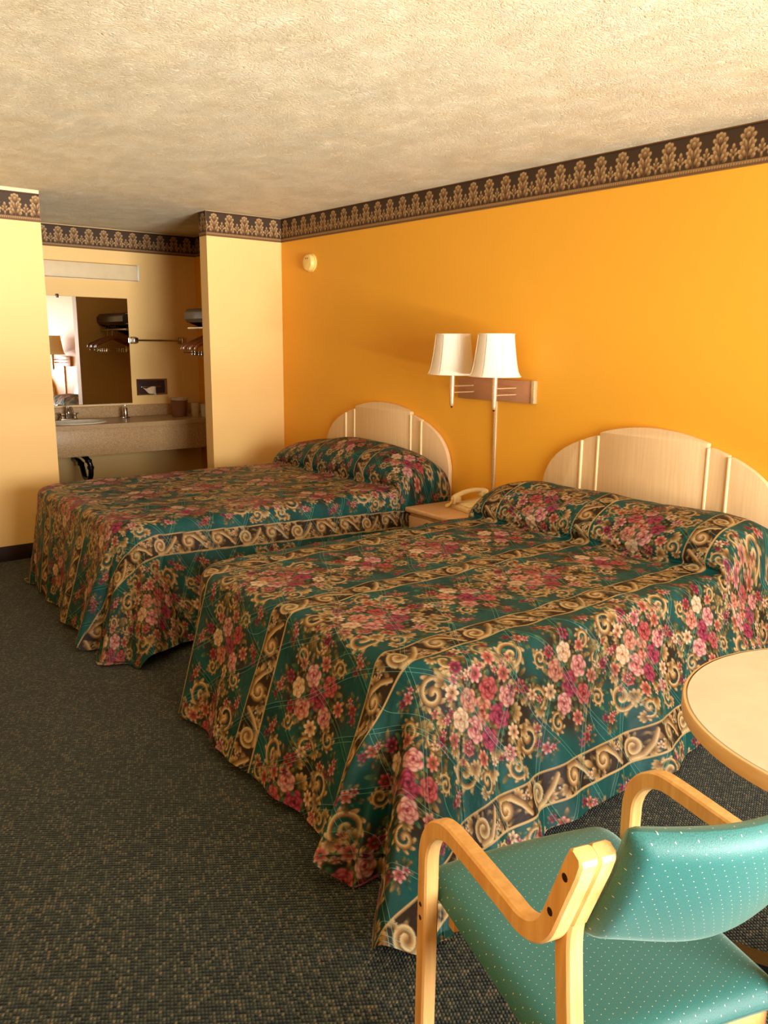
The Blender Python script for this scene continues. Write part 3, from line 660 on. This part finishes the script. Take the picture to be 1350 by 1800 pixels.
# ------------------------------------------------------------------ double wall lamp
lp = thing('wall_lamp', 'two-armed wall lamp with white bell shades above the nightstand', 'lamp', (0, -2.395, 1.215))
box('wall_plate', (-.026, -.285, -.064), (0, .312, .064), M_BRUSHED, lp, .003)
box('end_strip', (-.030, -.312, -.066), (0, -.287, .066), M_BRASS, lp, .003)
def shade(px, py):
    z0, z1, n, m = 1.305-1.215, 1.538-1.215, 8, 10; bm = bmesh.new(); outer = []; inner = []
    for i in range(m+1):
        t = i/m; r = .150+(.105-.150)*(t**.55 if t > 0 else 0)          # bell profile, wide at the foot
        ringo = []; ringi = []
        for k in range(n*4):
            a = 2*math.pi*(k/(n*4))+math.radians(16); s = (k % 4)/4; cor = math.cos(math.pi/n)/math.cos((s-.5)*2*math.pi/n)
            rr = r*(.45+.55*cor/1.0)
            ringo.append(bm.verts.new((px+rr*math.cos(a), py+rr*math.sin(a), z0+(z1-z0)*t))); ringi.append(bm.verts.new((px+(rr-.003)*math.cos(a), py+(rr-.003)*math.sin(a), z0+(z1-z0)*t)))
        outer.append(ringo); inner.append(ringi)
    N = n*4
    for R in (outer, inner):
        for a, b in zip(R, R[1:]):
            for k in range(N): bm.faces.new((a[k], a[(k+1) % N], b[(k+1) % N], b[k]))
    for i in (0, m):
        for k in range(N): bm.faces.new((outer[i][k], outer[i][(k+1) % N], inner[i][(k+1) % N], inner[i][k]))
    o = bm_obj('shade', bm, M_SHADE, lp, True, 30)
    for zz, r in ((z0, .150), (z1, .105)):
        b2 = bmesh.new(); pts = []
        for k in range(N+1):
            a = 2*math.pi*(k/N)+math.radians(16); s = (k % 4)/4; cor = math.cos(math.pi/n)/math.cos((s-.5)*2*math.pi/n); rr = r*(.45+.55*cor)+.001
            pts.append((px+rr*math.cos(a), py+rr*math.sin(a), zz))
        tube_bm(b2, pts, .0035, 6, False); bm_obj('shade_trim', b2, M_SHADE, o, True, 60)
    for k in range(n):
        a = 2*math.pi*k/n+math.radians(16); b2 = bmesh.new()
        pts = []
        for i in range(m+1):
            t = i/m; r = .150+(.105-.150)*(t**.55 if t > 0 else 0); pts.append((px+(r+.0005)*math.cos(a), py+(r+.0005)*math.sin(a), z0+(z1-z0)*t))
        tube_bm(b2, pts, .0018, 5, False); bm_obj('seam', b2, M_SHADE, o, True, 60)
    return o
for (px, py, ry) in ((-.20, .183, .175), (-.20, -.166, -.171)):
    lathe('stem', [(.006, -.100), (.011, -.094), (.013, -.085), (.015, .0), (.017, .085), (.019, .10), (.012, .105), (.012, .16)], M_BRASS, lp, 16, (px, py, 0))
    lathe('finial', [(.002, -.012), (.007, -.006), (.004, 0)], M_DARKM, lp, 12, (px, py, -.100))
    for zz in (.019, -.019): tube('arm', [(px, py, zz), (-.02, ry, zz)], .0042, M_BRASS, lp, 8)
    shade(px, py)
    bm = bmesh.new(); tube_bm(bm, [(px, py, .16), (px, py, .30)], .004, 6)
    for k in range(3):
        a = k*2.094; tube_bm(bm, [(px, py, .30), (px+.1*math.cos(a), py+.1*math.sin(a), .318)], .002, 5)
    bm_obj('harp', bm, M_BRASS, lp)
    lathe('bulb', [(.008, .155), (.015, .17), (.028, .20), (.032, .225), (.026, .25), (.008, .262)], M_WHITE, lp, 14, (px, py, 0))
box('cord_cover', (-.014, -.012, -.705), (0, .012, -.066), M_BRASS, lp, .004)

# ------------------------------------------------------------------ smoke detector
sd = thing('smoke_detector', 'round yellowed smoke detector high on the orange wall near the corner', 'smoke detector', (0, -.43, 2.078))
Mx = Matrix.Rotation(math.radians(-90), 4, 'Y')
lathe('mounting_ring', [(.068, 0), (.070, .006), (.068, .014)], M_DET, sd, 36, M=Mx)
cvr = lathe('cover', [(.062, .014), (.062, .034), (.056, .044), (.045, .047), (.0005, .048)], M_DET, sd, 36, M=Mx)
for yy in (.012, -.012): lathe('vent', [(.0045, .046), (.0045, .049)], M_DARKM, cvr, 10, (.030, yy, 0), M=Mx)

# ------------------------------------------------------------------ vanity
ct = thing('vanity_counter', 'speckled brown vanity counter with deep apron under the mirror', 'counter', (AL_X0, .93, .545))
cw = -AL_X0-.001; SX, SY, SA, SB = -1.30-AL_X0, 1.19-.93, .235, .185
bm = bmesh.new(); n = 48; hole = []; rim = []
oz0, oz1 = .222, .258
def rect_pt(a):
    c, s = math.cos(a), math.sin(a); x0_, x1_, y0_, y1_ = .001-SX, cw-SX, 0-SY, D_ALC-.93-.001-SY
    k = min((x1_/c if c > 1e-9 else 1e9), (x0_/c if c < -1e-9 else 1e9), (y1_/s if s > 1e-9 else 1e9), (y0_/s if s < -1e-9 else 1e9)); return (SX+k*c, SY+k*s)
angs = sorted([2*math.pi*k/n for k in range(n)]+[math.atan2(yy-SY, xx-SX) % (2*math.pi) for xx in (.001, cw) for yy in (0, D_ALC-.93-.001)])
top = [(bm.verts.new((*rect_pt(a), oz1)), bm.verts.new((SX+SA*.96*math.cos(a), SY+SB*.96*math.sin(a), oz1)), bm.verts.new((SX+SA*.96*math.cos(a), SY+SB*.96*math.sin(a), oz0)), bm.verts.new((*rect_pt(a), oz0))) for a in angs]
for k in range(len(top)):
    a, b = top[k], top[(k+1) % len(top)]
    for i in range(4): bm.faces.new((a[i], b[i], b[(i+1) % 4], a[(i+1) % 4]))
bm_obj('worktop', bm, M_COUNTER, ct)
box('apron', (.002, .012, 0), (cw, .034, .222), M_COUNTER, ct, .002)
box('backsplash', (.002, D_ALC-.93-.022, .258), (cw, D_ALC-.93-.001, .362), M_COUNTER, ct, .004)
sk = thing('sink', 'white oval sink set into the vanity counter', 'sink', (-1.30, 1.19, .803))
lathe('basin', [(1.03, .0005), (1.035, .006), (1.0, .010), (.93, .006), (.88, -.015), (.78, -.08), (.55, -.12), (.12, -.13), (.10, -.135), (.6, -.13), (.84, -.085), (.93, -.012), (.95, .0005)], M_WHITE, sk, 48, cap=False, M=Matrix.Scale(SA, 4, (1, 0, 0)) @ Matrix.Scale(SB, 4, (0, 1, 0)))
lathe('drain', [(.022, -.129), (.022, -.127), (.016, -.1275), (.001, -.1275)], M_CHROME, sk, 16)
fc = thing('faucet', 'chrome faucet with two handles behind the sink', 'faucet', (-1.30, 1.415, .8035))
box('base_plate', (-.075, -.025, 0), (.075, .025, .018), M_CHROME, fc, .008, 3)
tube('spout', catmull([(0, 0, .015), (0, -.005, .07), (0, -.02, .105), (0, -.06, .112), (0, -.095, .095), (0, -.105, .075)], 6), [.022]*7+[.018]*8+[.014]*8+[.012]*8, M_CHROME, fc, 14)
for s in (-1, 1):
    hd = lathe('handle', [(.018, .016), (.016, .03), (.012, .042), (.02, .05), (.018, .06), (.004, .064)], M_CHROME, fc, 14, (s*.055, 0, 0))
    tube('lever', [(s*.055, 0, .055), (s*.085, -.012, .062)], .006, M_CHROME, hd, 8)
sp = thing('soap_dispenser', 'small chrome soap dispenser standing on the vanity counter', 'soap dispenser', (-.81, 1.37, .8035))
box('base', (-.035, -.025, 0), (.035, .025, .012), M_CHROME, sp, .004)
lathe('bottle', [(.019, .012), (.021, .02), (.021, .085), (.014, .096)], M_CHROME, sp, 18)
tube('pump', [(0, 0, .095), (0, 0, .112), (.0, -.03, .112)], .005, M_CHROME, sp, 8)
ib = thing('ice_bucket', 'smoky plastic ice bucket with clear liner at the counter end', 'ice bucket', (-.345, 1.245, .8035))
lathe('bucket', [(.062, 0), (.068, .004), (.078, .145), (.080, .15), (.074, .15), (.064, .008), (.001, .007)], M_BUCKET, ib, 28, cap=False)
lathe('liner', [(.060, .010), (.071, .146), (.082, .155), (.077, .165), (.083, .172), (.079, .174), (.069, .150), (.058, .012)], M_PLASTIC, ib, 22, cap=False)
dc = thing('drinking_cup', 'clear wrapped plastic cup between ice bucket and white cup', 'cup', (-.245, 1.13, .8035))
lathe('cup_body', [(.028, 0), (.030, .003), (.039, .112), (.041, .115), (.037, .115), (.027, .006), (.001, .005)], M_PLASTIC, dc, 22, cap=False)
lathe('wrapper', [(.031, .0), (.0425, .117), (.036, .130), (.022, .134), (.004, .132)], M_PLASTIC, dc, 12, cap=False)
dc2 = thing('drinking_cup', 'white paper cup at the right end of the counter', 'cup', (-.155, 1.13, .8035))
lathe('cup_body', [(.028, 0), (.038, .105), (.040, .108), (.036, .107), (.026, .006), (.001, .005)], M_WHITE, dc2, 22, cap=False)
lathe('rim', [(.038, .104), (.041, .107), (.039, .110), (.037, .107)], M_WHITE, dc2, 22, cap=False)
tp = thing('drain_pipe', 'black curved drain trap below the vanity counter', 'pipe', (-1.25, 1.19, .30))
tube('trap', catmull([(-.05, 0, .36), (-.05, -.02, .25), (-.02, -.08, .20), (.0, -.10, .14), (.0, -.09, .05), (.0, -.02, .015), (.0, .06, .03), (.0, .12, .12), (0, .20, .15), (0, .322, .15)], 6), .022, M_BLACK, tp, 14)
for q in ((-.012, -.09, .183), (0, -.1, .125), (0, .135, .13)): lathe('collar', [(.025, -.014), (.029, -.01), (.029, .01), (.025, .014)], M_BLACK, tp, 12, q)

mr = thing('mirror', 'frameless mirror above the vanity counter', 'mirror', (-1.39, D_ALC, .925))
box('mirror_pane', (-.71, -.008, 0), (.712, -.002, .93), M_MIRROR, mr, .0015, 1)
box('ledge', (-.71, -.016, -.012), (.715, 0, -.001), M_EDGE, mr, .002)
for xx in (-.40, .098): box('clip', (xx-.012, -.014, .915), (xx+.012, 0, .945), M_DARKM, mr, .003)
vl = thing('vanity_light', 'long white box light mounted above the mirror', 'light fixture', (-1.195, D_ALC, 2.008))
box('diffuser', (-.61, -.085, 0), (.592, -.004, .128), M_DIFF, vl, .006)
box('end_cap', (.592, -.088, -.002), (.61, 0, .130), M_WHITE, vl, .003); box('end_cap', (-.628, -.088, -.002), (-.611, 0, .130), M_WHITE, vl, .003)
box('back_plate', (-.61, -.004, -.004), (.592, 0, .132), M_WHITE, vl)
tb = thing('towel_bar', 'chrome towel bar on the wall right of the mirror', 'towel bar', (-.405, D_ALC, 1.488))
tube('bar', [(-.215, -.055, 0), (.225, -.055, 0)], .0085, M_CHROME, tb, 12)
for xx in (-.235, .235):
    br = box('bracket', (xx-.024, -.07, -.026), (xx+.024, -.012, .026), M_CHROME, tb, .008, 3); box('wall_flange', (xx-.03, -.012, -.032), (xx+.03, 0, .032), M_CHROME, br, .004)
td = thing('tissue_dispenser', 'recessed chrome tissue dispenser with a tissue hanging out', 'tissue dispenser', (-.483, D_ALC, .992))
bm = bmesh.new()
for lo, hi in (((-.150, -.012, 0), (.148, 0, .014)), ((-.150, -.012, .133), (.148, 0, .147)), ((-.150, -.012, .014), (-.132, 0, .133)), ((.130, -.012, .014), (.148, 0, .133))): add_box(bm, lo, hi)
bm_obj('frame', bm, M_CHROME, td)
box('recess', (-.132, -.004, .014), (.130, -.001, .133), M_DARKM, td)
box('bar', (-.11, -.016, .070), (.085, -.004, .080), M_CHROME, td, .003)
V = []; F = []; nn = 10
for i in range(nn+1):
    for j in range(nn+1):
        s, t = i/nn, j/nn; x = -.10+.13*s+.03*t*(1-s); z = .070-(.085*t)*(.35+.65*s)-.01*math.sin(s*6); V.append((x, -.020-.014*t-.006*math.sin(s*9+t*3), z))
for i in range(nn):
    for j in range(nn): k = i*(nn+1)+j; F.append((k, k+1, k+nn+2, k+nn+1))
ts = link_mesh('tissue', V, F, M_TISSUE, td, True); sm = ts.modifiers.new('thickness', 'SOLIDIFY'); sm.thickness = .001

# ------------------------------------------------------------------ closet shelf and hangers
sh = thing('closet_shelf', 'dark brown closet shelf with hanging rod behind the narrow wall', 'shelf', (0, .135, 1.64))
prism('shelf_board', [(-.46, .03), (-.435, .0), (-.002, .0), (-.002, .115), (-.43, .115), (-.46, .085)], 0, .70, M_DARKM, sh, .004, 'y')
for zz in (.010, .106): box('rail_strip', (-.43, .699, zz-.004), (-.01, .705, zz+.004), M_CHROME, sh, .0015)
for yy in (.03, .65): prism('bracket', [(-.44, 0), (-.002, 0), (-.002, -.14), (-.03, -.14)], yy, yy+.018, M_DARKM, sh, .002, 'y')
tube('rod', [(-.42, .0, -.045), (-.42, .70, -.045)], .012, M_CHROME, sh, 12)
def hanger():
    h = thing('coat_hanger', '', 'hanger', (-.47, .3, 1.56), 0, 'wooden coat hangers on the closet rod')
    arm = [(-.215, -.165), (-.20, -.150), (-.10, -.105), (-.02, -.075), (0, -.072), (.02, -.075), (.10, -.105), (.20, -.150), (.215, -.165)]
    up = [(x, z+.012) for x, z in arm]; lo = [(x, z-.014) for x, z in arm[::-1]]
    prism('shoulder', up+lo, -.007, .007, M_HANGER, h, .003, 'y')
    tube('hook', [(0, 0, -.065), (0, 0, -.02)]+[(.018*math.sin(a), 0, .004-.02*math.cos(a)+.018) for a in [k*.35 for k in range(1, 13)]], .0024, M_CHROME, h, 6)
    bar = tube('trouser_bar', [(-.19, 0, -.20), (.19, 0, -.20)], .0035, M_CHROME, h, 6)
    for s in (-1, 1):
        tube('bar_end', [(s*.19, 0, -.20), (s*.19, 0, -.155)], .003, M_CHROME, bar, 6)
    for s in (-.10, .10): box('clip', (s-.016, -.008, -.225), (s+.016, .008, -.185), M_CHROME, bar, .003)
    return h
h0 = hanger()
def copy_tree(o, parent=None):
    c = o.copy(); COL.objects.link(c); c.parent = parent
    for ch in list(o.children): copy_tree(ch, c)
    return c
spots = [(.56, .05), (.50, -.04), (.44, .07), (.38, -.05), (.31, .03)]
names = ['wooden clip hanger hung closest to the vanity end of the closet rod', 'second wooden clip hanger from the vanity end of the closet rod', 'middle wooden clip hanger on the closet rod',
         'fourth wooden clip hanger from the vanity end of the closet rod', 'wooden clip hanger hung farthest from the vanity mirror']
for i, (yy, rz) in enumerate(spots):
    h = h0 if i == 0 else copy_tree(h0); h.location = (-.42, yy, 1.592); h.rotation_euler = (0, 0, rz); h['label'] = names[i]

# ------------------------------------------------------------------ round table
tx, ty = -1.77, -5.267
rt = thing('round_table', 'round pale laminate table with wood edge beside the near bed', 'table', (tx, ty, 0))
lathe('tabletop', [(.438, .668), (.444, .672), (.444, .6985), (.441, .702), (.001, .702)], M_TTOP, rt, 96, cap=False)
lathe('underside', [(.001, .667), (.438, .667), (.438, .6685), (.001, .6685)], M_TEDGE, rt, 64, cap=False)
lathe('edge_band', [(.4445, .665), (.451, .668), (.4525, .672), (.4525, .697), (.450, .701), (.4445, .702)], M_TEDGE, rt, 96, cap=False)
lathe('pedestal', [(.045, .04), (.040, .07), (.040, .64), (.06, .655), (.10, .667)], M_BLACK, rt, 24)
for k in range(4):
    a = k*math.pi/2+.4; q = Matrix.Rotation(a, 4, 'Z'); bm = bmesh.new(); add_box(bm, (.03, -.025, .0), (.30, .025, .04), q); bm_obj('foot', bm, M_BLACK, rt)

# ------------------------------------------------------------------ bentwood armchair: local x = right, y = forward
CH_W, TH = .493, .036
FW = np.array([.29237, .9563]); LAT = np.array([.9563, -.29237]); A0 = np.array([-2.709, -4.867])
ch = thing('armchair', 'bentwood armchair with green dotted upholstery beside the round table', 'armchair', (A0[0], A0[1], 0), math.atan2(LAT[1], LAT[0]))
def band(name, pts, xa, xb, mat, parent, th=TH):
    P = np.array(pts); T = np.gradient(P, axis=0); T /= np.linalg.norm(T, axis=1)[:, None]; N = np.c_[-T[:, 1], T[:, 0]]; h = th/2; c = .004
    bm = bmesh.new(); rings = []
    for ii, (p_, n_) in enumerate(zip(P, N)):
        h = th/2*(.62 if ii == len(P)-1 else .9 if ii == len(P)-2 else 1)
        sec = [(xa+c, -h), (xb-c, -h), (xb, -h+c), (xb, h-c), (xb-c, h), (xa+c, h), (xa, h-c), (xa, -h+c)]
        rings.append([bm.verts.new((x, p_[0]+n_[0]*o, p_[1]+n_[1]*o)) for x, o in sec])
    for a, b in zip(rings, rings[1:]):
        for k in range(8): bm.faces.new((a[k], a[(k+1) % 8], b[(k+1) % 8], b[k]))
    bm.faces.new(rings[0][::-1]); bm.faces.new(rings[-1]); return bm_obj(name, bm, mat, parent, True, 28)
def arc(cy, cz, r, a0, a1, n=14): return [(cy+r*math.cos(math.radians(a0+(a1-a0)*k/n)), cz+r*math.sin(math.radians(a0+(a1-a0)*k/n))) for k in range(n+1)]
zarm = .608
arm_path = [(.122, 0.0), (.118, .2), (.115, .40)]+[(.115, .45+.01*k) for k in range(6)][:3]+arc(.020, zarm-.105+.0, .100, 5, 88, 16)
arm_path = [(.122, 0.0), (.119, .2), (.117, .38), (.117, .47)]+arc(.002, zarm-.115, .115, 3, 88, 16)+[(-.05, zarm+.001), (-.12, zarm+.001), (-.19, zarm+.001)]
arm_path += arc(-.215, zarm+.100, .100, -86, -158, 14)
end = np.array(arm_path[-1]); dirv = np.array([-.375, .927]); tipp = [tuple(end+dirv*s) for s in (.03, .06, .09, .12, .145, .152)]; arm_path += tipp
post_path = catmull([(-.375, 0), (-.345, .25), (-.318, .46), (-.304, .58), (-.300, .63), (-.304, .665), tuple(end+dirv*.0)], 6)+tipp
for s, side in ((0, 1), (CH_W, -1)):
    xo = sorted((s-.014*side, s+.017*side)); xi = sorted((s+.0175*side, s+.047*side))
    fr = band('bent_arm', arm_path, xo[0], xo[1], M_BIRCH, ch); bp = band('back_post', post_path, xi[0], xi[1], M_BIRCH, ch)
    for (yy, zz) in ((.118, .395), (.118, .365)):
        lathe('screw', [(.005, 0), (.005, .0006), (.0005, .0006)], M_DARKM, fr, 10, M=Matrix.Translation((s-.0142*side, yy, zz)) @ Matrix.Rotation(math.radians(-90*side), 4, 'Y'))
    for (yy, zz) in ((-.314, .690), (-.344, .765)):
        lathe('screw', [(.0065, 0), (.0065, .0006), (.0005, .0006)], M_DARKM, fr, 10, M=Matrix.Translation((s-.0142*side, yy, zz)) @ Matrix.Rotation(math.radians(-90*side), 4, 'Y'))
    box('side_rail', (min(s+.060*side, s+.082*side), -.288, .338), (max(s+.060*side, s+.082*side), .083, .375), M_BIRCH, ch, .004)
box('front_rail', (.044, .085, .335), (CH_W-.044, .11, .375), M_BIRCH, ch, .004); box('rear_rail', (.048, -.315, .335), (CH_W-.048, -.29, .375), M_BIRCH, ch, .004)
def cushion(name, func, nu, nv, parent):
    """closed cushion from a mid-surface function (u,v in 0..1) -> point, normal, half thickness, cloth uv"""
    top = []; bot = []; uvs = []
    for i in range(nu+1):
        for j in range(nv+1):
            p_, n_, h, w = func(i/nu, j/nv); top.append(p_+n_*h); bot.append(p_-n_*h); uvs.append(w)
    V = top+bot; off = len(top); F = []; idx = lambda i, j: i*(nv+1)+j
    for i in range(nu):
        for j in range(nv):
            F.append((idx(i, j), idx(i+1, j), idx(i+1, j+1), idx(i, j+1))); F.append((off+idx(i, j), off+idx(i, j+1), off+idx(i+1, j+1), off+idx(i+1, j)))
    for i in range(nu): F.append((idx(i, 0), off+idx(i, 0), off+idx(i+1, 0), idx(i+1, 0))); F.append((idx(i, nv), idx(i+1, nv), off+idx(i+1, nv), off+idx(i, nv)))
    for j in range(nv): F.append((idx(0, j), idx(0, j+1), off+idx(0, j+1), off+idx(0, j))); F.append((idx(nu, j), off+idx(nu, j), off+idx(nu, j+1), idx(nu, j+1)))
    o = link_mesh(name, V, F, M_FABRIC, parent, True); me = o.data; l = me.uv_layers.new(name='cloth')
    vi = np.zeros(len(me.loops), np.int32); me.loops.foreach_get('vertex_index', vi); W = np.array(uvs+uvs); l.data.foreach_set('uv', W[vi].astype(np.float32).ravel())
    bm = bmesh.new(); bm.from_mesh(me); bmesh.ops.recalc_face_normals(bm, faces=bm.faces); bm.to_mesh(me); bm.free(); return o
def edge_round(u, v, eu, ev, h0):
    a = min(1, min(u, 1-u)/eu); b = min(1, min(v, 1-v)/ev); return h0*(1-(1-a)**2.2)**.5*(1-(1-b)**2.2)**.5+.0008
def seat_f(u, v):
    x = .019+u*(CH_W-.038); y = -.33+v*.525; roll = max(0, (v-.86)/.14)
    z = .408-.018*(1-v)-.030*roll**2+.010*math.sin(math.pi*u)
    return np.array([x, y, z]), np.array([0, -.0+.5*roll, 1.0])/math.hypot(1, .5*roll), edge_round(u, v, .10, .09, .030), (x, y)
cushion('seat', seat_f, 40, 44, ch)
def back_f(u, v):
    x = .049+u*(CH_W-.098); curve = .050*math.sin(math.pi*u)
    zl = .618+.012*math.cos(2*math.pi*u); zh = .850-.004*math.sin(math.pi*u); z = zl+v*(zh-zl)
    y = -.312-.085*((z-.66)/.2)*1.0-curve-.012*math.sin(math.pi*v)
    n_ = np.array([0, -.92, -.39]); return np.array([x, y, z]), n_, edge_round(u, v, .06, .16, .024), (x, z*1.1)
cushion('backrest', back_f, 44, 26, ch)
